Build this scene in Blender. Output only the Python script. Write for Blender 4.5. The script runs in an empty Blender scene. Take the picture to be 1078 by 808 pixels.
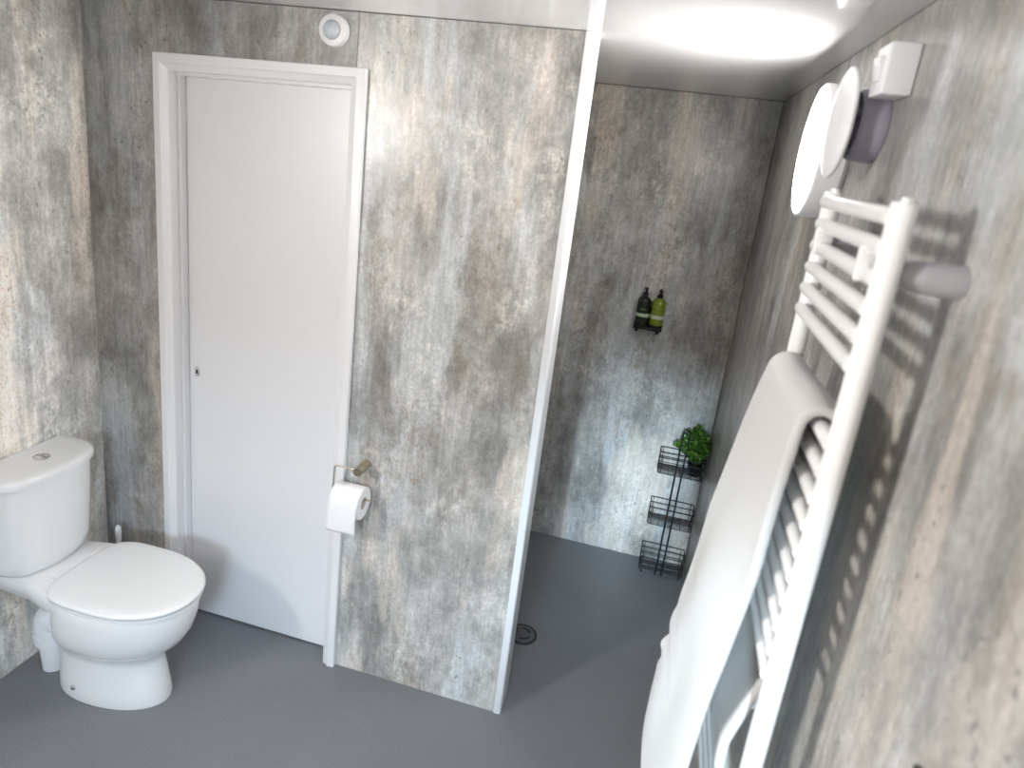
import bpy, bmesh, math, random
from mathutils import Vector, Matrix, noise
random.seed(7)
S = bpy.context.scene
COL = S.collection
PI = math.pi

# ---------------------------------------------------------------- room measures (metres)
XL, XW = -0.2715, 1.9751            # left and right walls
YB, YF = 1.1841, -3.05              # shower end wall, wall behind the camera
ZC = 2.2062                         # ceiling
XP, XE = 1.3165, 1.342              # partition panel edge, outer face of its end trim
TH = 0.10                           # partition thickness
DW = 0.7088                         # door frame outer width
SEAM = 0.672
GAP = 0.003

# ---------------------------------------------------------------- node helpers
def new_mat(name):
    m = bpy.data.materials.new(name); m.use_nodes = True
    nt = m.node_tree
    return m, nt, nt.nodes['Principled BSDF']

def simple(name, col, rough=0.5, metal=0.0, spec=0.5, coat=0.0, noise_amt=0.0, noise_scale=60, bump=0.0, sheen=0.0, sss=0.0):
    m, nt, b = new_mat(name)
    b.inputs['Base Color'].default_value = (*col, 1)
    b.inputs['Roughness'].default_value = rough
    b.inputs['Metallic'].default_value = metal
    b.inputs['Specular IOR Level'].default_value = spec
    b.inputs['Coat Weight'].default_value = coat
    b.inputs['Coat Roughness'].default_value = 0.05
    b.inputs['Sheen Weight'].default_value = sheen
    tc = nt.nodes.new('ShaderNodeTexCoord')
    nz = nt.nodes.new('ShaderNodeTexNoise'); nz.inputs['Scale'].default_value = noise_scale; nz.inputs['Detail'].default_value = 4
    nt.links.new(tc.outputs['Object'], nz.inputs['Vector'])
    if noise_amt > 0:
        mx = nt.nodes.new('ShaderNodeMix'); mx.data_type = 'RGBA'
        mx.inputs['A'].default_value = (*[c * (1 - noise_amt) for c in col], 1)
        mx.inputs['B'].default_value = (*[min(1, c * (1 + noise_amt)) for c in col], 1)
        nt.links.new(nz.outputs['Fac'], mx.inputs['Factor'])
        nt.links.new(mx.outputs['Result'], b.inputs['Base Color'])
    if bump > 0:
        bp = nt.nodes.new('ShaderNodeBump'); bp.inputs['Strength'].default_value = bump; bp.inputs['Distance'].default_value = 0.002
        nt.links.new(nz.outputs['Fac'], bp.inputs['Height'])
        nt.links.new(bp.outputs['Normal'], b.inputs['Normal'])
    return m

def emitter(name, col, strength):
    m, nt, b = new_mat(name)
    b.inputs['Base Color'].default_value = (0.9, 0.9, 0.9, 1)
    b.inputs['Emission Color'].default_value = (*col, 1)
    b.inputs['Emission Strength'].default_value = strength
    return m

def panel_mat(name, off, gain=1.0):
    """weathered concrete / rusted plaster print of the shower wall boards: vertical streaks of grey,
    blue-grey and sand with chalky and dark flecks"""
    m, nt, b = new_mat(name)
    N, L = nt.nodes, nt.links
    tc = N.new('ShaderNodeTexCoord')
    def mapped(sx, sz, o=(0, 0, 0)):
        mp = N.new('ShaderNodeMapping')
        mp.inputs['Scale'].default_value = (sx, sx, sz)
        mp.inputs['Location'].default_value = (off[0] + o[0], off[1] + o[1], off[2] + o[2])
        L.new(tc.outputs['Object'], mp.inputs['Vector'])
        return mp.outputs['Vector']
    def nz(vec, scale, detail=6, rough=0.6, dist=0.0):
        n = N.new('ShaderNodeTexNoise'); n.inputs['Scale'].default_value = scale
        n.inputs['Detail'].default_value = detail; n.inputs['Roughness'].default_value = rough
        n.inputs['Distortion'].default_value = dist
        L.new(vec, n.inputs['Vector']); return n.outputs['Fac']
    def ramp(fac, *stops):
        r = N.new('ShaderNodeValToRGB')
        e = r.color_ramp.elements
        while len(e) < len(stops): e.new(0.5)
        for el, (p, c) in zip(e, stops):
            el.position = p; el.color = (c, c, c, 1) if not isinstance(c, tuple) else (*c, 1)
        L.new(fac, r.inputs['Fac']); return r.outputs['Color']
    def mix(fac, a, bb, mode='MIX', k=None):
        mx = N.new('ShaderNodeMix'); mx.data_type = 'RGBA'; mx.blend_type = mode
        if k is not None:
            mt = N.new('ShaderNodeMath'); mt.operation = 'MULTIPLY'; mt.inputs[1].default_value = k
            L.new(fac, mt.inputs[0]); fac = mt.outputs[0]
        L.new(fac, mx.inputs['Factor'])
        for s, v in (('A', a), ('B', bb)):
            if isinstance(v, tuple): mx.inputs[s].default_value = (*[c * gain for c in v], 1)
            else: L.new(v, mx.inputs[s])
        return mx.outputs['Result']
    def mul(a, c):
        mt = N.new('ShaderNodeMath'); mt.operation = 'MULTIPLY'; L.new(a, mt.inputs[0]); L.new(c, mt.inputs[1]); return mt.outputs[0]
    v_long = mapped(1, 0.22); v_mid = mapped(1, 0.6, (3, 1, 2)); v_fine = mapped(1, 0.7, (1, 5, 3)); v_streak = mapped(1, 0.06, (7, 2, 5))
    # grey body
    base = mix(ramp(nz(v_mid, 6.5, 9, 0.7), (0.36, 0.0), (0.64, 1.0)), (0.20, 0.197, 0.182), (0.48, 0.472, 0.452))
    # blue grey columns
    blue = ramp(nz(v_long, 4.8, 6, 0.6, 0.3), (0.51, 0.0), (0.58, 1.0))
    base = mix(blue, base, (0.485, 0.513, 0.525), k=0.70)
    # sand and pink beige columns
    sand = ramp(nz(mapped(1, 0.24, (11, 4, 1)), 4.8, 6, 0.6, 0.35), (0.52, 0.0), (0.60, 1.0))
    base = mix(sand, base, (0.59, 0.525, 0.46), k=0.68)
    # rust brown flakes, clustered on the sand columns
    rc = ramp(nz(mapped(1, 0.4, (2, 9, 6)), 5.5, 4, 0.6), (0.50, 0.0), (0.62, 1.0))
    rf = ramp(nz(v_fine, 34, 9, 0.8, 0.25), (0.46, 0.0), (0.60, 1.0))
    base = mix(mul(rc, rf), base, (0.25, 0.195, 0.145), k=0.75)
    # chalky patches
    ch = mul(ramp(nz(mapped(1, 0.6, (5, 5, 9)), 5.0, 5, 0.6), (0.50, 0.0), (0.62, 1.0)), ramp(nz(v_fine, 30, 9, 0.82, 0.2), (0.45, 0.0), (0.60, 1.0)))
    base = mix(ch, base, (0.64, 0.62, 0.585), k=0.75)
    # broad dark clouds
    dk = ramp(nz(mapped(1, 0.55, (8, 1, 4)), 4.4, 9, 0.72), (0.50, 0.0), (0.66, 1.0))
    base = mix(dk, base, (0.135, 0.13, 0.12), k=0.6)
    # fine vertical streaks
    st = ramp(nz(v_streak, 60, 6, 0.65), (0.35, 0.80), (0.65, 1.14))
    base = mix(ramp(nz(v_mid, 3, 2), (0, 1.0), (1, 1.0)), base, st, 'MULTIPLY', k=0.8)
    # grain
    gr = ramp(nz(mapped(1, 0.8, (0, 3, 3)), 110, 8, 0.85), (0.3, 0.60), (0.7, 1.30))
    base = mix(ramp(nz(v_mid, 3, 2), (0, 1.0), (1, 1.0)), base, gr, 'MULTIPLY', k=0.8)
    g2 = ramp(nz(mapped(1, 0.62, (2, 8, 3)), 48, 8, 0.85), (0.36, 0.66), (0.64, 1.28))
    base = mix(ramp(nz(v_mid, 3, 2), (0, 1.0), (1, 1.0)), base, g2, 'MULTIPLY', k=0.50)
    # dark pits
    pit = mul(ramp(nz(mapped(1, 0.5, (4, 2, 2)), 6, 3), (0.52, 0.0), (0.60, 1.0)), ramp(nz(mapped(1, 0.75, (6, 6, 6)), 62, 3, 0.6, 0.3), (0.62, 0.0), (0.68, 1.0)))
    base = mix(pit, base, (0.12, 0.115, 0.11), k=0.8)
    L.new(base, b.inputs['Base Color'])
    b.inputs['Roughness'].default_value = 0.30
    b.inputs['Specular IOR Level'].default_value = 0.5
    return m

M = {}
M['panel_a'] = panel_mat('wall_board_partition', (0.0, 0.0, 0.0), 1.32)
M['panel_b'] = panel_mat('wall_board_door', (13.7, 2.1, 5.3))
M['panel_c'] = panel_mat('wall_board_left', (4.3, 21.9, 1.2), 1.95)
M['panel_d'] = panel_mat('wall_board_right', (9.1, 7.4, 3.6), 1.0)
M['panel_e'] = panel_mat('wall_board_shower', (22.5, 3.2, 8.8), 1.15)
M['ceiling'] = simple('gloss_white_ceiling', (0.62, 0.62, 0.625), rough=0.045, spec=0.85)
M['paint'] = simple('white_gloss_paint', (0.80, 0.80, 0.81), rough=0.34, noise_amt=0.01)
M['trim'] = simple('white_plastic_trim', (0.66, 0.67, 0.69), rough=0.28)
M['ceramic'] = simple('white_glazed_ceramic', (0.80, 0.80, 0.80), rough=0.07, spec=0.6)
M['seat'] = simple('white_seat_plastic', (0.81, 0.81, 0.81), rough=0.16)
M['plastic'] = simple('white_plastic', (0.78, 0.78, 0.79), rough=0.32)
M['grey_plastic'] = simple('lilac_grey_plastic', (0.36, 0.35, 0.42), rough=0.4)
M['bracket_grey'] = simple('pale_grey_plastic', (0.40, 0.40, 0.42), rough=0.4)
M['chrome'] = simple('chrome', (0.75, 0.76, 0.78), rough=0.14, metal=1.0)
M['bronze'] = simple('brushed_nickel', (0.50, 0.45, 0.34), rough=0.32, metal=1.0)
M['black_metal'] = simple('black_wire', (0.012, 0.012, 0.013), rough=0.42)
M['black_plastic'] = simple('black_plastic', (0.010, 0.010, 0.011), rough=0.45, spec=0.3)
M['dark'] = simple('dark_hole', (0.02, 0.02, 0.02), rough=0.7)
M['enamel'] = simple('white_enamel', (0.82, 0.81, 0.80), rough=0.22)
M['paper'] = simple('tissue_paper', (0.86, 0.86, 0.87), rough=0.9, spec=0.1, noise_amt=0.03, noise_scale=300, bump=0.3)
M['card'] = simple('grey_card_core', (0.55, 0.48, 0.42), rough=0.85)
M['leaf'] = simple('green_leaf', (0.065, 0.165, 0.018), rough=0.4, noise_amt=0.55, noise_scale=40)
M['soil'] = simple('dark_stems', (0.03, 0.05, 0.015), rough=0.8)
M['black_bottle'] = simple('black_bottle', (0.012, 0.02, 0.012), rough=0.15)
M['olive_bottle'] = simple('olive_bottle', (0.20, 0.25, 0.03), rough=0.2)
M['label_band'] = simple('pale_green_band', (0.42, 0.55, 0.36), rough=0.5)
M['label_band2'] = simple('pale_grey_band', (0.50, 0.55, 0.47), rough=0.5)
M['green_print'] = simple('green_print', (0.06, 0.20, 0.04), rough=0.5)
M['drain'] = simple('grey_drain_plastic', (0.10, 0.10, 0.105), rough=0.45)
M['sensor_lens'] = simple('grey_sensor_lens', (0.50, 0.54, 0.58), rough=0.25)
P_R, P_L, P_S = 65.0, 264.0, 1400
P_A = 2500
M['lamp_glow'] = emitter('lamp_diffuser', (1.0, 0.968, 0.94), P_R)
M['lamp_glow_left'] = emitter('lamp_diffuser_left', (1.0, 0.968, 0.94), P_L)

def floor_mat():
    m, nt, b = new_mat('grey_vinyl'); N, L = nt.nodes, nt.links
    tc = N.new('ShaderNodeTexCoord')
    n1 = N.new('ShaderNodeTexNoise'); n1.inputs['Scale'].default_value = 260; n1.inputs['Detail'].default_value = 3
    n2 = N.new('ShaderNodeTexNoise'); n2.inputs['Scale'].default_value = 3; n2.inputs['Detail'].default_value = 4
    for n in (n1, n2): L.new(tc.outputs['Object'], n.inputs['Vector'])
    r = N.new('ShaderNodeValToRGB'); e = r.color_ramp.elements
    e[0].position = 0.32; e[0].color = (0.140, 0.146, 0.158, 1); e[1].position = 0.70; e[1].color = (0.222, 0.227, 0.242, 1)
    L.new(n1.outputs['Fac'], r.inputs['Fac'])
    r2 = N.new('ShaderNodeValToRGB'); e = r2.color_ramp.elements
    e[0].position = 0.3; e[0].color = (0.93, 0.93, 0.93, 1); e[1].position = 0.7; e[1].color = (1.05, 1.05, 1.05, 1)
    L.new(n2.outputs['Fac'], r2.inputs['Fac'])
    mx = N.new('ShaderNodeMix'); mx.data_type = 'RGBA'; mx.blend_type = 'MULTIPLY'; mx.inputs['Factor'].default_value = 1
    L.new(r.outputs['Color'], mx.inputs['A']); L.new(r2.outputs['Color'], mx.inputs['B'])
    L.new(mx.outputs['Result'], b.inputs['Base Color'])
    bp = N.new('ShaderNodeBump'); bp.inputs['Strength'].default_value = 0.15; bp.inputs['Distance'].default_value = 0.001
    L.new(n1.outputs['Fac'], bp.inputs['Height']); L.new(bp.outputs['Normal'], b.inputs['Normal'])
    b.inputs['Roughness'].default_value = 0.48
    return m
M['floor'] = floor_mat()

def towel_mat():
    m, nt, b = new_mat('white_terry'); N, L = nt.nodes, nt.links
    b.inputs['Base Color'].default_value = (0.56, 0.555, 0.545, 1)
    b.inputs['Roughness'].default_value = 0.95; b.inputs['Specular IOR Level'].default_value = 0.1
    b.inputs['Sheen Weight'].default_value = 0.25
    tc = N.new('ShaderNodeTexCoord'); n = N.new('ShaderNodeTexNoise'); n.inputs['Scale'].default_value = 420; n.inputs['Detail'].default_value = 3
    L.new(tc.outputs['Object'], n.inputs['Vector'])
    bp = N.new('ShaderNodeBump'); bp.inputs['Strength'].default_value = 0.5; bp.inputs['Distance'].default_value = 0.002
    L.new(n.outputs['Fac'], bp.inputs['Height']); L.new(bp.outputs['Normal'], b.inputs['Normal'])
    return m
M['towel'] = towel_mat()

# ---------------------------------------------------------------- object helpers
ORI = {}
def thing(name, label, cat, loc, group=None):
    o = bpy.data.objects.new(name, None); COL.objects.link(o)
    o.location = loc; o.empty_display_size = 0.05
    o['label'] = label; o['category'] = cat
    if group: o['group'] = group
    ORI[o] = Vector(loc)
    return o

def obj(name, bm, mat, parent=None, loc=None, smooth=True, angle=38, kind=None):
    """link a bmesh written in world coordinates as one mesh object"""
    org = ORI[parent] if parent is not None else Vector(loc or (0, 0, 0))
    bmesh.ops.recalc_face_normals(bm, faces=bm.faces[:])
    bmesh.ops.translate(bm, verts=bm.verts[:], vec=-org)
    me = bpy.data.meshes.new(name); bm.to_mesh(me); bm.free()
    if smooth:
        for p in me.polygons: p.use_smooth = True
        me.set_sharp_from_angle(angle=math.radians(angle))
    for mm in (mat if isinstance(mat, (list, tuple)) else [mat]): me.materials.append(mm)
    o = bpy.data.objects.new(name, me); COL.objects.link(o)
    if parent is not None: o.parent = parent; ORI[o] = org
    else: o.location = org; ORI[o] = org
    if kind: o['kind'] = kind
    return o

def tag(o, label, cat, group=None):
    o['label'] = label; o['category'] = cat
    if group: o['group'] = group
    return o

def box(bm, a, b, bev=0.0, seg=2):
    c = [(a[i] + b[i]) / 2 for i in range(3)]; s = [abs(b[i] - a[i]) for i in range(3)]
    r = bmesh.ops.create_cube(bm, size=1.0)
    for v in r['verts']: v.co = Vector((c[0] + v.co.x * s[0], c[1] + v.co.y * s[1], c[2] + v.co.z * s[2]))
    if bev > 0:
        ed = set(e for v in r['verts'] for e in v.link_edges)
        bmesh.ops.bevel(bm, geom=list(ed), offset=bev, segments=seg, affect='EDGES', profile=0.5)

def ring_bridge(bm, rings, closed=True, cap0=True, cap1=True):
    vs = [[bm.verts.new(p) for p in r] for r in rings]
    n = len(vs[0])
    for a, b in zip(vs, vs[1:]):
        for i in range(n if closed else n - 1):
            j = (i + 1) % n
            bm.faces.new((a[i], a[j], b[j], b[i]))
    if cap0: bm.faces.new(vs[0][::-1])
    if cap1: bm.faces.new(vs[-1])
    return vs

def frame_from(axis):
    a = Vector(axis).normalized()
    t = Vector((0, 0, 1)) if abs(a.z) < 0.9 else Vector((1, 0, 0))
    u = a.cross(t).normalized(); v = a.cross(u).normalized()
    return a, u, v

def lathe(bm, origin, axis, prof, n=40, cap0=True, cap1=True):
    """prof: (radius, distance along axis)"""
    a, u, v = frame_from(axis); o = Vector(origin)
    rings = []
    for r, h in prof:
        r = max(r, 1e-5)
        rings.append([o + a * h + (u * math.cos(2 * PI * k / n) + v * math.sin(2 * PI * k / n)) * r for k in range(n)])
    ring_bridge(bm, rings, True, cap0, cap1)

def tube(bm, pts, r, n=10, cap=True, radii=None):
    pts = [Vector(p) for p in pts]
    rings = []
    d0 = (pts[1] - pts[0]).normalized()
    _, u, v = frame_from(d0)
    for i, p in enumerate(pts):
        if i == 0: d = d0
        elif i == len(pts) - 1: d = (pts[i] - pts[i - 1]).normalized()
        else: d = ((pts[i] - pts[i - 1]).normalized() + (pts[i + 1] - pts[i]).normalized()).normalized()
        u = (u - d * u.dot(d)).normalized(); v = d.cross(u)
        rr = radii[i] if radii else r
        rings.append([p + (u * math.cos(2 * PI * k / n) + v * math.sin(2 * PI * k / n)) * rr for k in range(n)])
    ring_bridge(bm, rings, True, cap, cap)

def fillet(pts, rad, seg=5):
    """round the corners of a polyline"""
    pts = [Vector(p) for p in pts]; out = [pts[0]]
    for a, b, c in zip(pts, pts[1:], pts[2:]):
        d1 = (a - b); d2 = (c - b); r = min(rad, d1.length * .45, d2.length * .45)
        p1 = b + d1.normalized() * r; p2 = b + d2.normalized() * r
        for k in range(seg + 1):
            t = k / seg
            out.append(p1 * (1 - t) ** 2 + b * 2 * t * (1 - t) + p2 * t * t)
    out.append(pts[-1]); return out

NB = bmesh.new

# ================================================================= THE SETTING
bm = NB(); box(bm, (XL - .1, YF - .1, -0.1), (XW + .1, YB + .1, 0.0)); obj('floor', bm, M['floor'], smooth=False, kind='structure')
bm = NB(); box(bm, (XL - .1, YF - .1, ZC), (XW + .1, YB + .1, ZC + .1)); obj('ceiling', bm, M['ceiling'], smooth=False, kind='structure')
ZT = ZC - GAP * .6
bm = NB(); box(bm, (XL - .1, YF, 0), (XL, YB + .1, ZT)); obj('wall_left', bm, M['panel_c'], smooth=False, kind='structure')
bm = NB(); box(bm, (XW, YF, 0), (XW + .1, YB + .1, ZT)); obj('wall_right', bm, M['panel_d'], smooth=False, kind='structure')
bm = NB(); box(bm, (0.60, YB, 0), (XW - GAP, YB + .1, ZT)); obj('wall_back', bm, M['panel_e'], smooth=False, kind='structure')
bm = NB(); box(bm, (0.60, TH, 0), (0.70, YB, ZT)); obj('wall_shower', bm, M['panel_e'], smooth=False, kind='structure')
# wall behind the camera, with the window opening
WX0, WX1, WZ0, WZ1 = 1.24, 1.92, 1.30, 1.97
bm = NB()
box(bm, (XL - .1, YF - .1, 0), (WX0, YF, ZT)); box(bm, (WX1, YF - .1, 0), (XW + .1, YF, ZT))
box(bm, (WX0, YF - .1, 0), (WX1, YF, WZ0)); box(bm, (WX0, YF - .1, WZ1), (WX1, YF, ZT))
obj('wall_front', bm, M['panel_c'], smooth=False, kind='structure')
bm = NB(); f = .03
for a, b in (((WX0, WZ0), (WX0 + f, WZ1)), ((WX1 - f, WZ0), (WX1, WZ1)), ((WX0 + f, WZ0), (WX1 - f, WZ0 + f)), ((WX0 + f, WZ1 - f), (WX1 - f, WZ1))):
    box(bm, (a[0], YF - .08, a[1]), (b[0], YF - .02, b[1]), .004)
obj('window_1', bm, M['paint'], kind='structure')
# door wall left of the board seam, then the partition board
OX0, OX1, OZ = 0.03, DW - 0.03, 2.02
bm = NB(); box(bm, (XL, 0, 0), (OX0, TH, ZT)); box(bm, (OX0, 0, OZ), (SEAM - .001, TH, ZT))
obj('wall_door', bm, M['panel_b'], smooth=False, kind='structure')
bm = NB(); box(bm, (OX1, 0, 0), (XP - .0012, TH, ZT)); box(bm, (SEAM + .0005, 0, OZ), (OX1, TH, ZT))
obj('wall_partition', bm, M['panel_a'], smooth=False, kind='structure')
# end trim of the partition: U-shaped white profile with rounded corners
def u_profile(x0, x1, y0, y1, r, seg=6):
    pts = [(x0, y0)]
    for k in range(seg + 1):
        a = -PI / 2 + k / seg * PI / 2
        pts.append((x1 - r + r * math.cos(a), y0 + r + r * math.sin(a)))
    for k in range(seg + 1):
        a = k / seg * PI / 2
        pts.append((x1 - r + r * math.cos(a), y1 - r + r * math.sin(a)))
    pts.append((x0, y1)); return pts
bm = NB(); pr = u_profile(XP, XE, -.004, TH + .004, .008)
ring_bridge(bm, [[(x, y, 0) for x, y in pr], [(x, y, ZC - .0005) for x, y in pr]])
obj('trim_1', bm, M['trim'], kind='structure')

# ---------------------------------------------------------------- door
HL, HR = 2.044, 2.058
door = bpy.data.objects.new('door_1', None); COL.objects.link(door); ORI[door] = Vector((0, 0, 0)); door['kind'] = 'structure'
def portal(prof, closed=True):
    bm = NB()
    secs = [[(o, y, 0) for o, y in prof], [(o, y, HL - o) for o, y in prof], [(DW - o, y, HR - o) for o, y in prof], [(DW - o, y, 0) for o, y in prof]]
    ring_bridge(bm, secs, True)
    return bm
obj('casing', portal([(0, -.001), (0, -.016), (.002, -.018), (.022, -.021), (.026, -.020), (.030, -.015), (.0445, -.0095), (.048, -.007), (.048, -.001)]), M['paint'], door, angle=25)
obj('lining', portal([(.031, -.0008), (.0465, -.0008), (.0465, .030), (.057, .030), (.058, .031), (.058, .0565), (.031, .0565)]), M['paint'], door, angle=25)
bm = NB(); 
a = [(.0475, .058), (DW - .0475, .058), (DW - .0475, .095), (.0475, .095)]
ring_bridge(bm, [[(x, y, .007) for x, y in a], [(x, y, (HL + HR) / 2 - .05) for x, y in a]])
leaf = obj('leaf', bm, M['paint'], door, smooth=False)
bm = NB(); n = 24; kx, kz, ky = 0.089, 1.004, .058
def stadium(w, h, n=24):
    pts = []
    for k in range(n):
        t = 2 * PI * k / n; c, s = math.cos(t), math.sin(t)
        pts.append((c * w, s * w + (h - w) * (1 if s > 0 else -1)))
    return pts
st = stadium(.0085, .018)
ring_bridge(bm, [[(kx + x, ky - .0001, kz + z) for x, z in st], [(kx + x, ky - .002, kz + z) for x, z in st], [(kx + x * .85, ky - .003, kz + z * .93) for x, z in st]])
esc = obj('keyhole_plate', bm, M['chrome'], leaf); esc['label'] = 'small chrome keyhole plate'
bm = NB(); st = stadium(.0034, .008)
ring_bridge(bm, [[(kx + x, ky - .0022, kz + z) for x, z in st], [(kx + x, ky - .0034, kz + z) for x, z in st]])
obj('keyhole', bm, M['dark'], leaf)

# ================================================================= TOILET (faces +X, back on the left wall)
TY = -0.335
toilet = thing('toilet', 'white close-coupled toilet with closed lid against the left wall', 'toilet', (0.06, TY, 0))
def oval(x0, x1, hw, z, n=48, p=2.35, pf=2.0):
    """plan outline, squarer at the back than at the front"""
    cx = x0 + (x1 - x0) * .44
    pts = []
    for k in range(n):
        t = 2 * PI * k / n; c, s = math.cos(t), math.sin(t)
        ex = pf if c > 0 else p
        xx = (abs(c) ** (2 / ex)) * (1 if c > 0 else -1); yy = (abs(s) ** (2 / ex)) * (1 if s > 0 else -1)
        a = (x1 - cx) if c > 0 else (cx - x0)
        pts.append((cx + a * xx, TY + hw * yy, z))
    return pts
bm = NB()
secs = [(-.118, .274, .106, 0.0005), (-.118, .276, .108, .012), (-.117, .270, .104, .05), (-.115, .259, .099, .11), (-.118, .252, .098, .15), (-.117, .255, .101, .178), (-.114, .272, .116, .196), (-.112, .300, .135, .218),
        (-.106, .330, .152, .25), (-.098, .352, .162, .29), (-.090, .364, .166, .33), (-.084, .370, .168, .365), (-.080, .371, .1675, .388), (-.078, .367, .164, .398)]
ring_bridge(bm, [oval(*s) for s in secs])
pan = obj('pan', bm, M['ceramic'], toilet, angle=60)
bm = NB()   # shelf that carries the cistern
def shelf(z, d):
    return [(XL + .006, TY - .115 - d, z), (XL + .03, TY - .12 - d, z), (-.13, TY - .125 - d, z), (-.03, TY - .150 - d, z), (.0, TY - .145, z), (.0, TY + .145, z), (-.03, TY + .150 + d, z), (-.13, TY + .125 + d, z), (XL + .03, TY + .12 + d, z), (XL + .006, TY + .115 + d, z)]
ring_bridge(bm, [shelf(.335, -.03), shelf(.355, -.006), shelf(.395, .0), shelf(.418, -.002), shelf(.4225, -.008)])
obj('cistern_shelf', bm, M['ceramic'], pan, angle=50)
# seat ring and lid
def seat_out(g, z):
    o = oval(-.048 - g * .3, .382 + g, .168 + g, z, p=4.4, pf=2.1); return o
bm = NB(); ring_bridge(bm, [seat_out(-.008, .400), seat_out(-.002, .403), seat_out(-.002, .412), seat_out(-.006, .414)])
obj('seat_ring', bm, M['seat'], toilet, angle=50)
bm = NB(); ring_bridge(bm, [seat_out(-.004, .416), seat_out(.003, .419), seat_out(.004, .426), seat_out(.001, .431), seat_out(-.006, .434), seat_out(-.03, .4355), seat_out(-.09, .437)])
obj('lid', bm, M['seat'], toilet, angle=60)
for s in (-1, 1):
    bm = NB(); tube(bm, [(-.062, TY + s * .07 - .02, .4205), (-.062, TY + s * .07 + .02, .4205)], .009, 14)
    obj('hinge', bm, M['seat'], toilet)
# cistern: flat back, bowed front
def cist(z, w, xf, r=.035, back=XL + .004, n=16):
    """bowed front outline"""
    pts = [(back, TY - w, z)]
    for k in range(n + 1):
        t = -1 + 2 * k / n
        y = TY + w * math.sin(t * PI / 2)
        q = abs(math.sin(t * PI / 2))
        x = xf - .045 * q ** 2.2 - .055 * q ** 14
        pts.append((x, y, z))
    pts.append((back, TY + w, z)); return pts
bm = NB()
ring_bridge(bm, [cist(.424, .125, -.130), cist(.428, .140, -.115), cist(.442, .150, -.106), cist(.475, .154, -.101), cist(.60, .161, -.095), cist(.742, .166, -.092)])
cis = obj('cistern', bm, M['ceramic'], toilet, angle=40)
bm = NB()
ring_bridge(bm, [cist(.7425, .166, -.092), cist(.745, .1745, -.084), cist(.762, .1755, -.083), cist(.770, .172, -.086), cist(.774, .165, -.093), cist(.7755, .14, -.112)])
lidc = obj('cistern_lid', bm, M['ceramic'], toilet, angle=40)
bm = NB(); lathe(bm, (-.184, TY + .012, .775), (0, 0, 1), [(.024, 0), (.024, .003), (.022, .0042), (.0205, .0042), (.0205, .0030), (.019, .0030), (.0185, .0045), (.010, .0052), (0, .0052)], 32, cap1=False)
fb = obj('flush_button', bm, M['chrome'], lidc); fb['label'] = 'round chrome flush button'
bm = NB(); box(bm, (-.203, TY + .0114, .7795), (-.165, TY + .0126, .7806))
obj('button_split', bm, M['dark'], fb, smooth=False)
# white plastic waste bend behind the pan
bm = NB()
pth = fillet([(-.07, TY - .012, .215), (-.168, TY - .012, .215), (-.168, TY - .012, .11)], .085, 8)
tube(bm, pth, .053, 24)
tube(bm, [(-.168, TY - .012, .145), (-.168, TY - .012, .128)], .056, 24)
tube(bm, [(-.168, TY - .012, .13), (-.168, TY - .012, .001)], .040, 24, radii=[.044, .036])
tube(bm, [(-.118, TY - .012, .215), (-.130, TY - .012, .215)], .058, 24)
obj('waste_bend', bm, M['plastic'], toilet)
bm = NB(); lathe(bm, (.005, TY - .1028, .046), (0, -1, 0), [(.009, 0), (.009, .003), (.006, .006), (0, .007)], 16, cap1=False)
obj('bolt_cap', bm, M['chrome'], toilet)

# toilet brush in the corner behind the toilet
br = thing('toilet_brush', 'white toilet brush handle poking up behind the toilet lid', 'toilet brush', (-.15, -.075, 0))
bm = NB(); lathe(bm, (-.15, -.075, .001), (0, 0, 1), [(.05, 0), (.052, .004), (.048, .01), (.044, .12), (.044, .13), (.04, .13), (.04, .03), (0, .03)], 28, cap1=False)
obj('holder', bm, M['plastic'], br)
bm = NB(); lathe(bm, (-.15, -.075, .04), (0, 0, 1), [(.02, 0), (.034, .02), (.034, .08), (.012, .1), (.006, .12), (.006, .26), (.010, .30), (.0115, .33), (.0105, .347), (.006, .355), (0, .357)], 20, cap1=False)
obj('handle', bm, M['plastic'], br)

# ================================================================= TOILET ROLL
hold = thing('toilet_roll_holder', 'brushed nickel toilet roll holder fixed to the partition beside the door', 'toilet roll holder', (.782, 0, .834))
bm = NB(); lathe(bm, (.782, -.0005, .834), (0, -1, 0), [(.0158, 0), (.0158, .068), (.015, .070), (0, .070)], 28, cap1=False)
obj('post', bm, M['bronze'], hold)
bm = NB(); tube(bm, fillet([(.782, -.054, .832), (.694, -.054, .832), (.694, -.062, .738), (.832, -.062, .738)], .010, 5), .0028, 10)
obj('wire_arm', bm, M['bronze'], hold)
roll = thing('toilet_roll', 'white toilet paper roll hanging with one loose sheet', 'toilet roll', (.755, -.062, .725))
rc = Vector((0, -.0625, .7232)); RX0, RX1, RR = .706, .808, .0545
bm = NB(); lathe(bm, (RX0, rc.y, rc.z), (1, 0, 0), [(.0205, 0), (RR - .003, 0), (RR, .003), (RR, RX1 - RX0 - .003), (RR - .003, RX1 - RX0), (.0205, RX1 - RX0), (.0205, 0)], 56, False, False)
obj('paper', bm, M['paper'], roll)
bm = NB(); lathe(bm, (RX0 + .0005, rc.y, rc.z), (1, 0, 0), [(.0203, 0), (.0203, .099), (.0190, .099), (.0190, 0), (.0203, 0)], 40, False, False)
obj('card_core', bm, M['card'], roll)
bm = NB()
rows = []
for k in range(15):
    t = k / 14
    if t < .35:
        a = PI * .25 + (t / .35) * PI * .25 * 1.0
        p = (rc.y - (RR + .0012) * math.sin(a), rc.z + (RR + .0012) * math.cos(a))
    else:
        s = (t - .35) / .65
        p = (rc.y - (RR + .0012) - .004 * math.sin(s * 2.6) , rc.z - s * .088)
    rows.append(p)
grid = []
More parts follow.
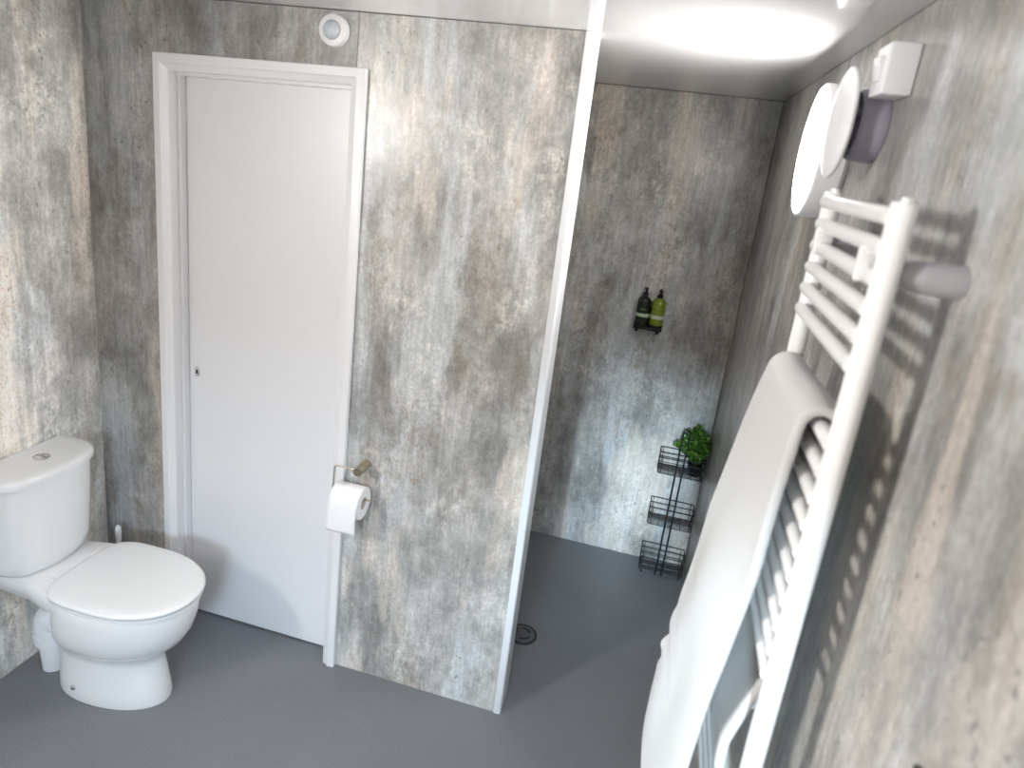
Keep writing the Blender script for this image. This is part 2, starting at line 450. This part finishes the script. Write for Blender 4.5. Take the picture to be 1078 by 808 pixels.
for k, (y, z) in enumerate(rows):
    row = []
    for j in range(9):
        u = j / 8
        row.append(bm.verts.new((RX0 + .001 + u * (RX1 - RX0 - .002), y + .0015 * math.sin(u * 5 + k * .3) * max(0, (k - 5) / 9), z - (.004 * u if k == 14 else 0))))
    grid.append(row)
for r0, r1 in zip(grid, grid[1:]):
    for j in range(8): bm.faces.new((r0[j], r0[j + 1], r1[j + 1], r1[j]))
sh = obj('loose_sheet', bm, M['paper'], roll)
md = sh.modifiers.new('s', 'SOLIDIFY'); md.thickness = .0008

# ================================================================= PIR sensor above the door
sn = thing('motion_sensor', 'round white motion sensor on the wall above the door', 'sensor', (.6, 0, 2.15))
bm = NB(); lathe(bm, (.6, 0, 2.15), (0, -1, 0), [(.045, .0005), (.045, .010), (.042, .018), (.034, .022), (.027, .022), (.026, .018), (0, .018)], 48, cap1=False)
obj('body', bm, M['plastic'], sn)
bm = NB(); lathe(bm, (.6, -.018, 2.15), (0, -1, 0), [(.0255, 0), (.0245, .008), (.020, .014), (.012, .0185), (0, .020)], 40, cap1=False)
ln = obj('lens', bm, M['sensor_lens'], sn); ln['label'] = 'pale grey domed lens'

# ================================================================= round wall lamps
def round_lamp(label, c, ax, glow):
    t = thing('wall_lamp', label, 'lamp', c)
    bm = NB(); lathe(bm, c, ax, [(.142, .0005), (.154, .012), (.157, .055), (.156, .064), (.152, .067), (.149, .067), (.149, .060), (0, .060)], 72, cap1=False)
    obj('housing', bm, M['plastic'], t)
    bm = NB(); lathe(bm, (c[0] + ax[0] * .062, c[1], c[2]), ax, [(.1485, 0), (.1485, .003), (.146, .0045), (.07, .006), (0, .0065)], 72, cap1=False)
    d = obj('diffuser', bm, glow, t); d['label'] = 'glowing white diffuser'
    return t
round_lamp('round lit wall lamp high on the right wall beyond the towel radiator', (XW, -.065, 1.968), (-1, 0, 0), M['lamp_glow'])
LAMP2 = (XL, -2.08, 1.90)
round_lamp('round lit wall lamp on the left wall nearest the window', LAMP2, (1, 0, 0), M['lamp_glow_left'])

# extractor fan with a flat disc cover held off a grey ring
FC = (XW, -.375, 2.012)
fan = thing('extractor_fan', 'white round extractor fan with disc cover beside the lit lamp', 'extractor fan', FC)
bm = NB(); lathe(bm, FC, (-1, 0, 0), [(.066, .0005), (.069, .006), (.068, .030), (.066, .046), (.062, .050), (.060, .046), (.058, .02), (0, .02)], 56, cap1=False)
o = obj('ring_base', bm, M['grey_plastic'], fan); o['label'] = 'lilac grey ring base'
bm = NB(); lathe(bm, FC, (-1, 0, 0), [(0, .066), (.090, .066), (.103, .069), (.1055, .073), (.104, .077), (.097, .080), (.05, .084), (0, .085)], 64, False, False)
obj('cover', bm, M['plastic'], fan)
for k in range(3):
    a = 2 * PI * k / 3 + .5
    p = (XW - .02, FC[1] + .045 * math.cos(a), FC[2] + .045 * math.sin(a))
    bm = NB(); tube(bm, [p, (XW - .069, p[1], p[2])], .005, 10)
    obj('spacer', bm, M['grey_plastic'], fan)

# white isolator switch near the ceiling
iso = thing('isolator_switch', 'white square isolator switch on the right wall just under the ceiling', 'switch', (XW, -.485, 2.10))
bm = NB(); box(bm, (XW - .050, -.528, 2.055), (XW - .0005, -.442, 2.141), .004, 3)
obj('box', bm, M['plastic'], iso)
bm = NB(); box(bm, (XW - .0535, -.508, 2.078), (XW - .0495, -.462, 2.120), .0015, 2)
rk = obj('rocker', bm, M['plastic'], iso)
for v in rk.data.vertices:
    if v.co.x < -.052 and v.co.z > 0: v.co.x -= .006

# ================================================================= TOWEL RADIATOR
RXP = 1.885; YN, YFAR = -.960, -.568; PR = .0175
rad = thing('towel_radiator', 'white ladder towel radiator fixed to the right wall', 'radiator', (XW, (YN + YFAR) / 2, .70))
ZTOP, ZBOT = 1.882, .69
for y in (YN, YFAR):
    bm = NB()
    n = 32; prof = []
    for k in range(n):
        t = 2 * PI * k / n; c, s = math.cos(t), math.sin(t)
        prof.append((RXP + PR * c * (1.0 if c < 0 else .8), y + PR * s))
    def rg(z, g): return [(RXP + (x - RXP) * g, y + (yy - y) * g, z) for x, yy in prof]
    ring_bridge(bm, [rg(ZBOT, .85), rg(ZBOT + .003, 1), rg(ZTOP - .004, 1), rg(ZTOP - .001, .94), rg(ZTOP, .85)])
    p = obj('post', bm, M['enamel'], rad, angle=50)
    bm = NB(); lathe(bm, (RXP, y, ZTOP), (0, 0, 1), [(.008, -.001), (.008, .004), (.006, .006), (0, .006)], 16, cap1=False)
    obj('bleed_cap', bm, M['enamel'], p)
rails = [1.864 - .0385 * i for i in range(6)] + [1.560 - .0418 * i for i in range(10)] + [.905 - .0418 * i for i in range(5)]
XR = 1.874
for z in rails:
    bm = NB(); tube(bm, [(XR, YN + .004, z), (XR, YFAR - .004, z)], .0118, 16)
    obj('rail', bm, M['enamel'], rad)
for y in (YN, YFAR):
    for z in (1.795, .80):
        bm = NB(); lathe(bm, (XW - .0005, y + .016, z), (-1, 0, 0), [(.021, 0), (.0215, .004), (.0205, .045), (.018, .065), (.012, .072), (.010, .080)], 28)
        b_ = obj('wall_bracket', bm, M['bracket_grey'], rad); b_['label'] = 'pale grey wall stand-off'
bm = NB(); box(bm, (XR - .015, YN + .045, 1.775), (XR + .014, YN + .058, 1.822), .004, 2)
obj('clamp', bm, M['enamel'], rad)
bm = NB(); box(bm, (XR - .015, YFAR - .058, 1.775), (XR + .014, YFAR - .045, 1.822), .004, 2)
obj('clamp', bm, M['enamel'], rad)

# ================================================================= TOWEL over the top rail of the lower set
ZR = 1.560
def lerp_tab(tab, z):
    if z >= tab[0][0]: return tab[0][1]
    for (z0, x0), (z1, x1) in zip(tab, tab[1:]):
        if z >= z1: t = (z - z0) / (z1 - z0); return x0 + (x1 - x0) * t
    return tab[-1][1]
FAR = [(1.56, 1.850), (1.50, 1.840), (1.41, 1.826), (1.25, 1.800), (1.0, 1.784), (.62, 1.772)]
NEAR = [(1.56, 1.851), (1.50, 1.848), (1.33, 1.838), (1.20, 1.824), (1.0, 1.812), (.62, 1.782)]
YT0, YT1 = -.908, -.592
bm = NB(); NU = 26
rows = []
zf = [.66 + (1.56 - .66) * k / 44 for k in range(45)]
for z in zf: rows.append(('f', z))
for k in range(1, 10): rows.append(('o', k / 10 * PI))
for k in range(34): rows.append(('b', 1.56 - k / 33 * .61))
grid = []
for kind, q in rows:
    row = []
    for j in range(NU + 1):
        u = j / NU                      # 0 near edge, 1 far edge
        y = YT0 + (YT1 - YT0) * u
        if kind == 'f':
            z = q; drop = 1.56 - z
            x = lerp_tab(NEAR, z) * (1 - u) + lerp_tab(FAR, z) * u
            nn = noise.noise(Vector((u * 2.2, z * 3.0, 1.7)))
            x += .010 * nn * min(1, drop * 4)
            x -= .010 * math.sin(u * PI) * min(1, drop * 3)
            y += .018 * noise.noise(Vector((5.1, z * 4.5, u * .6))) * min(1, drop * 2)
            y += (u - .5) * .03 * min(1, drop * 1.4)
            # crumple half way down the far edge
            w = math.exp(-((z - .93) / .07) ** 2) * max(0, u - .45) / .55
            x += .010 * w * math.sin(z * 95) ; y += .010 * w * math.sin(z * 70 + 1)
            z += .03 * u * max(0, (.9 - z)) / .24
        elif kind == 'o':
            a = q; R = .0165
            x0 = lerp_tab(NEAR, 1.56) * (1 - u) + lerp_tab(FAR, 1.56) * u
            x = XR - R * math.cos(a) + (x0 - (XR - R)) * (1 - a / PI); z = ZR + R * math.sin(a) * 1.15 + .003 * math.sin(u * 6)
        else:
            z = q; drop = 1.56 - z
            x = XR + .0165 + .010 * min(1, drop * 3) + .006 * noise.noise(Vector((u * 3, z * 4, 9.3))) * min(1, drop * 3)
            y += .022 * (1 - u) * min(1, drop * 6)
            if drop > .39: x -= .058 * min(1, (drop - .39) * 6); y -= .034 * (1 - u) * min(1, (drop - .39) * 5)
            y += .014 * noise.noise(Vector((8.1, z * 4, u * .5))) * min(1, drop * 3)
        row.append(bm.verts.new((x, y, z)))
    grid.append(row)
for r0, r1 in zip(grid, grid[1:]):
    for j in range(NU): bm.faces.new((r0[j], r0[j + 1], r1[j + 1], r1[j]))
tw = obj('towel', bm, M['towel'], loc=(XR, (YT0 + YT1) / 2, ZR))
tag(tw, 'thick white towel draped over the rails of the towel radiator', 'towel')
md = tw.modifiers.new('thick', 'SOLIDIFY'); md.thickness = .016; md.offset = 1.0; md.use_rim = True
bv = tw.modifiers.new('round', 'BEVEL'); bv.width = .0065; bv.segments = 3; bv.limit_method = 'ANGLE'; bv.angle_limit = math.radians(50)
ss = tw.modifiers.new('sub', 'SUBSURF'); ss.levels = 1; ss.render_levels = 1

# black hook low on the right wall
hk = thing('wall_hook', 'small black hook on the right wall at the bottom edge', 'hook', (XW, -1.262, 1.33))
bm = NB(); lathe(bm, (XW - .0005, -1.262, 1.335), (-1, 0, 0), [(.018, 0), (.018, .004), (.016, .006), (0, .006)], 24, cap1=False); obj('backplate', bm, M['black_metal'], hk)
bm = NB(); tube(bm, fillet([(XW - .005, -1.262, 1.335), (XW - .034, -1.262, 1.325), (XW - .036, -1.262, 1.362)], .012, 5), .005, 12); obj('peg', bm, M['black_metal'], hk)

# ================================================================= SHOWER: bottles in a wall holder
hd = thing('bottle_holder', 'black plastic wall holder carrying two pump bottles in the shower', 'bottle holder', (1.594, YB, 1.17))
bm = NB()
box(bm, (1.536, YB - .008, 1.180), (1.655, YB - .0005, 1.275), .003, 2)
obj('backplate', bm, M['black_plastic'], hd)
bm = NB()
box(bm, (1.532, YB - .076, 1.180), (1.659, YB - .0085, 1.194), .003, 2)
for x in (1.548, 1.640): box(bm, (x - .008, YB - .066, 1.165), (x + .008, YB - .02, 1.1795), .002, 1)
obj('tray', bm, M['black_plastic'], hd)
for cx in (1.563, 1.628):
    bm = NB(); lathe(bm, (cx, YB - .042, 1.1942), (0, 0, 1), [(.0311, 0), (.0322, 0), (.0322, .012), (.0311, .012), (.0311, 0)], 36, False, False); obj('collar', bm, M['black_plastic'], hd)
def bottle(cx, label, mat, band, extra):
    t = thing('pump_bottle', label, 'bottle', (cx, YB - .042, 1.195), 'pump bottles in the shower holder')
    o = (cx, YB - .042, 1.195)
    bm = NB(); lathe(bm, o, (0, 0, 1), [(.024, 0), (.0295, .003), (.0305, .010), (.0305, .108), (.029, .118), (.021, .127), (.012, .131), (.0105, .134), (0, .134)], 36, cap1=False)
    b = obj('body', bm, mat, t)
    bm = NB(); lathe(bm, o, (0, 0, 1), [(.0307, .040), (.0311, .041), (.0311, .056), (.0307, .057)], 36, False, False); obj('label_band', bm, band, b)
    if extra:
        bm = NB()
        for k in range(9):
            a0 = -PI / 2 - .42 + k * .105
            hgt = .004 + .006 * abs(math.sin(k * 1.9))
            p = [(o[0] + 0.0309 * math.cos(a), o[1] + .0309 * math.sin(a)) for a in (a0 - .035, a0 + .035)]
            vs = [bm.verts.new((p[0][0], p[0][1], o[2] + .072)), bm.verts.new((p[1][0], p[1][1], o[2] + .072)), bm.verts.new((p[1][0], p[1][1], o[2] + .072 + hgt)), bm.verts.new((p[0][0], p[0][1], o[2] + .072 + hgt))]
            bm.faces.new(vs)
        obj('printed_mark', bm, M['green_print'], b)
    bm = NB(); lathe(bm, (o[0], o[1], o[2] + .1335), (0, 0, 1), [(.0125, 0), (.0125, .012), (.009, .017), (.0045, .019), (.0045, .028), (.009, .029), (.009, .036), (.007, .039), (0, .040)], 24, cap1=False)
    tube(bm, fillet([(o[0], o[1], o[2] + .167), (o[0] + .004, o[1] - .030, o[2] + .168), (o[0] + .004, o[1] - .036, o[2] + .158)], .006, 4), .004, 10)
    obj('pump', bm, M['black_plastic'], t)
bottle(1.563, 'black pump bottle with pale green band, left in the holder', M['black_bottle'], M['label_band'], True)
bottle(1.628, 'olive green pump bottle with black pump, right in the holder', M['olive_bottle'], M['label_band2'], False)

# ================================================================= SHOWER: wire caddy
CX0, CX1, CY0, CY1 = 1.757, 1.962, 1.062, 1.172
cd = thing('wire_caddy', 'black three-tier wire shower caddy standing in the far corner', 'shower caddy', ((CX0 + CX1) / 2, (CY0 + CY1) / 2, 0))
WR = .0019
for zb in (.012, .262, .530):
    bm = NB(); hgt = .088
    for z in (zb, zb + hgt * .36, zb + hgt * .68, zb + hgt):
        tube(bm, fillet([((CX0 + CX1) / 2, CY0, z), (CX1, CY0, z), (CX1, CY1, z), (CX0, CY1, z), (CX0, CY0, z), ((CX0 + CX1) / 2, CY0, z)], .012, 4), WR * (1.3 if z > zb + .08 else 1), 6)
    for x in (CX0 + .014, CX1 - .014):
        for y in (CY0, CY1): tube(bm, [(x, y, zb), (x, y, zb + hgt)], WR, 6)
    for y in (CY0 + .016, CY1 - .016):
        for x in (CX0, CX1): tube(bm, [(x, y, zb), (x, y, zb + hgt)], WR, 6)
    obj('basket', bm, M['black_metal'], cd)
    bm = NB()
    for k in range(1, 12):
        y = CY0 + (CY1 - CY0) * k / 12; tube(bm, [(CX0, y, zb), (CX1, y, zb)], WR * .8, 5)
    for k in range(1, 4):
        x = CX0 + (CX1 - CX0) * k / 4; tube(bm, [(x, CY0, zb - .002), (x, CY1, zb - .002)], WR, 5)
    obj('basket_floor', bm, M['black_metal'], cd)
bm = NB()
xa, xb = 1.838, 1.867
tube(bm, fillet([(xa, CY0 - .004, .002), (xa, CY0 - .004, .757), (xb, CY0 - .004, .757), (xb, CY0 - .004, .002)], .012, 6), .0042, 10)
obj('upright', bm, M['black_metal'], cd)
for x in (CX0 + .014, CX1 - .014):
    for y in (CY0, CY1):
        bm = NB(); tube(bm, [(x, y, .012), (x, y, .0005)], .004, 8); obj('foot', bm, M['black_metal'], cd)

# potted plant in the top basket
PX, PY, PZ = 1.921, 1.116, .5325
pl = thing('potted_plant', 'small leafy green plant in a black pot on the caddy top basket', 'plant', (PX, PY, PZ))
bm = NB(); lathe(bm, (PX, PY, PZ), (0, 0, 1), [(.026, 0), (.028, .002), (.034, .050), (.036, .052), (.036, .060), (.033, .060), (.032, .050), (0, .050)], 32, cap1=False)
obj('pot', bm, M['black_plastic'], pl)
bm = NB(); bs = NB(); rng = random.Random(3)
def leaf_at(p, d, ln, w):
    d = Vector(d).normalized(); side = d.cross(Vector((rng.uniform(-1, 1), rng.uniform(-1, 1), 1))).normalized(); up = side.cross(d).normalized()
    pr = []
    for t, ww in ((0, .15), (.3, .85), (.6, 1), (.85, .6), (1, .05)):
        c = p + d * ln * t + up * (.25 * ln * t * (1 - t) - .1 * ln * t * t)
        pr.append((bm.verts.new(c - side * w * ww + up * w * .25 * ww), bm.verts.new(c), bm.verts.new(c + side * w * ww + up * w * .25 * ww)))
    for a, b in zip(pr, pr[1:]):
        bm.faces.new((a[0], a[1], b[1], b[0])); bm.faces.new((a[1], a[2], b[2], b[1]))
base = Vector((PX, PY, PZ + .05))
for k in range(62):
    az = rng.uniform(0, 2 * PI); el = rng.uniform(.15, 1.0)
    hx, hy = math.cos(az), math.sin(az)
    out = (1 - el) ** .6
    tip = Vector((PX + hx * (-.004 + .100 * out) - .012, PY - .012 + hy * (.012 + .075 * out), PZ + .085 + .145 * el ** .8))
    if k < 3: tip = Vector((PX - .105 + .012 * k, PY - .02, PZ + .13 + .018 * k))
    tip.x = min(tip.x, XW - .020); tip.y = min(tip.y, YB - .02)
    mid = base * .45 + tip * .55 + Vector((hx * .012, hy * .008, .012)); mid.x = min(mid.x, XW - .02); mid.y = min(mid.y, YB - .02)
    pts = [base + Vector((hx * .012, hy * .012, 0)), mid, tip]
    tube(bs, pts, .0012, 5)
    for q in range(9):
        t = .30 + .70 * q / 8
        p = (pts[0] * (1 - t) ** 2 + pts[1] * 2 * t * (1 - t) + pts[2] * t * t)
        for s in (0, 1):
            a2 = rng.uniform(0, 2 * PI)
            d = Vector((math.cos(a2) * .8, math.sin(a2) * .8, rng.uniform(.15, 1.0)))
            ln = rng.uniform(.018, .030)
            e = p + d.normalized() * ln
            if e.x > XW - .004 or e.y > YB - .004: d.x = -abs(d.x); d.y = -abs(d.y)
            leaf_at(p, d, ln, ln * .27)
obj('foliage', bm, M['leaf'], pl, angle=180)
obj('stems', bs, M['soil'], pl)

# ================================================================= floor drain
DX, DY = 1.325, .414
dr = thing('floor_drain', 'round grey shower drain in the floor behind the partition end', 'drain', (DX, DY, 0))
bm = NB(); lathe(bm, (DX, DY, 0), (0, 0, 1), [(.060, .0003), (.060, .0022), (.0545, .0030), (.0525, .0012), (0, .0012)], 56, cap1=False)
o = obj('rim', bm, M['dark'], dr)
bm = NB(); lathe(bm, (DX, DY, 0), (0, 0, 1), [(.050, .0014), (.0495, .004), (.040, .0052), (0, .006)], 56, cap1=False)
cv = obj('cover', bm, M['drain'], dr)
bm = NB()
for s in (0, 1, 2):
    a0 = s * 2 * PI / 3 + .35
    inner, outer = [], []
    for k in range(13):
        a = a0 + k / 12 * 1.5
        inner.append((DX + .026 * math.cos(a), DY + .026 * math.sin(a), .0062)); outer.append((DX + .035 * math.cos(a), DY + .035 * math.sin(a), .0060))
    iv = [bm.verts.new(p) for p in inner]; ov = [bm.verts.new(p) for p in outer]
    for k in range(12): bm.faces.new((iv[k], iv[k + 1], ov[k + 1], ov[k]))
obj('slots', bm, M['dark'], cv)

# ================================================================= LIGHT
def area(name, loc, target, sx, sy, power, col, spread=180):
    l = bpy.data.lights.new(name, 'AREA'); l.shape = 'RECTANGLE'; l.size = sx; l.size_y = sy
    l.energy = power; l.color = col; l.spread = math.radians(spread)
    o = bpy.data.objects.new(name, l); COL.objects.link(o); o.location = loc
    o.rotation_euler = (Vector(target) - Vector(loc)).to_track_quat('-Z', 'Y').to_euler()
    return o
area('sky_daylight', (2.5, -6.0, 3.55), (1.4, YF, 1.4), 3.2, 2.2, P_S, (0.62, 0.81, 1.0), 180)
area('shower_patch_fill', (0.95, -12.0, 4.3), (1.5, YF, 1.9), 0.9, 1.2, P_A, (0.66, 0.86, 1.0), 180)  # unseen lamp added to brighten the cool patch low on the shower end wall

w = bpy.data.worlds.new('world'); S.world = w; w.use_nodes = True
w.node_tree.nodes['Background'].inputs['Color'].default_value = (0.6, 0.75, 1.0, 1)
w.node_tree.nodes['Background'].inputs['Strength'].default_value = 0.02

# ================================================================= CAMERA
f_px, yaw, pitch, roll_ = 698.0323, -0.2105, -0.2725, 0.1226
cam = bpy.data.cameras.new('camera'); cam.sensor_fit = 'HORIZONTAL'; cam.sensor_width = 36.0
cam.lens = f_px / 1078 * 36.0; cam.shift_y = -50.0 / 1078
cam.clip_start = 0.02
co = bpy.data.objects.new('camera', cam); COL.objects.link(co)
fw = Vector((math.sin(yaw) * math.cos(pitch), math.cos(yaw) * math.cos(pitch), math.sin(pitch)))
r0 = Vector((math.cos(yaw), -math.sin(yaw), 0)); u0 = r0.cross(fw)
rt = r0 * math.cos(roll_) + u0 * math.sin(roll_); up = -r0 * math.sin(roll_) + u0 * math.cos(roll_)
co.matrix_world = Matrix(((rt.x, up.x, -fw.x, 1.6159), (rt.y, up.y, -fw.y, -1.8608), (rt.z, up.z, -fw.z, 1.8869), (0, 0, 0, 1)))
cam.dof.use_dof = True; cam.dof.focus_distance = 2.5; cam.dof.aperture_fstop = 2.8
S.camera = co

S.view_settings.view_transform = 'Standard'; S.view_settings.look = 'None'
S.view_settings.exposure = 0.0; S.view_settings.gamma = 1.0; S.view_settings.use_curve_mapping = False
S.cycles.use_denoising = True
S.cycles.max_bounces = 10; S.cycles.diffuse_bounces = 6; S.cycles.glossy_bounces = 6
S.cycles.sample_clamp_indirect = 6.0
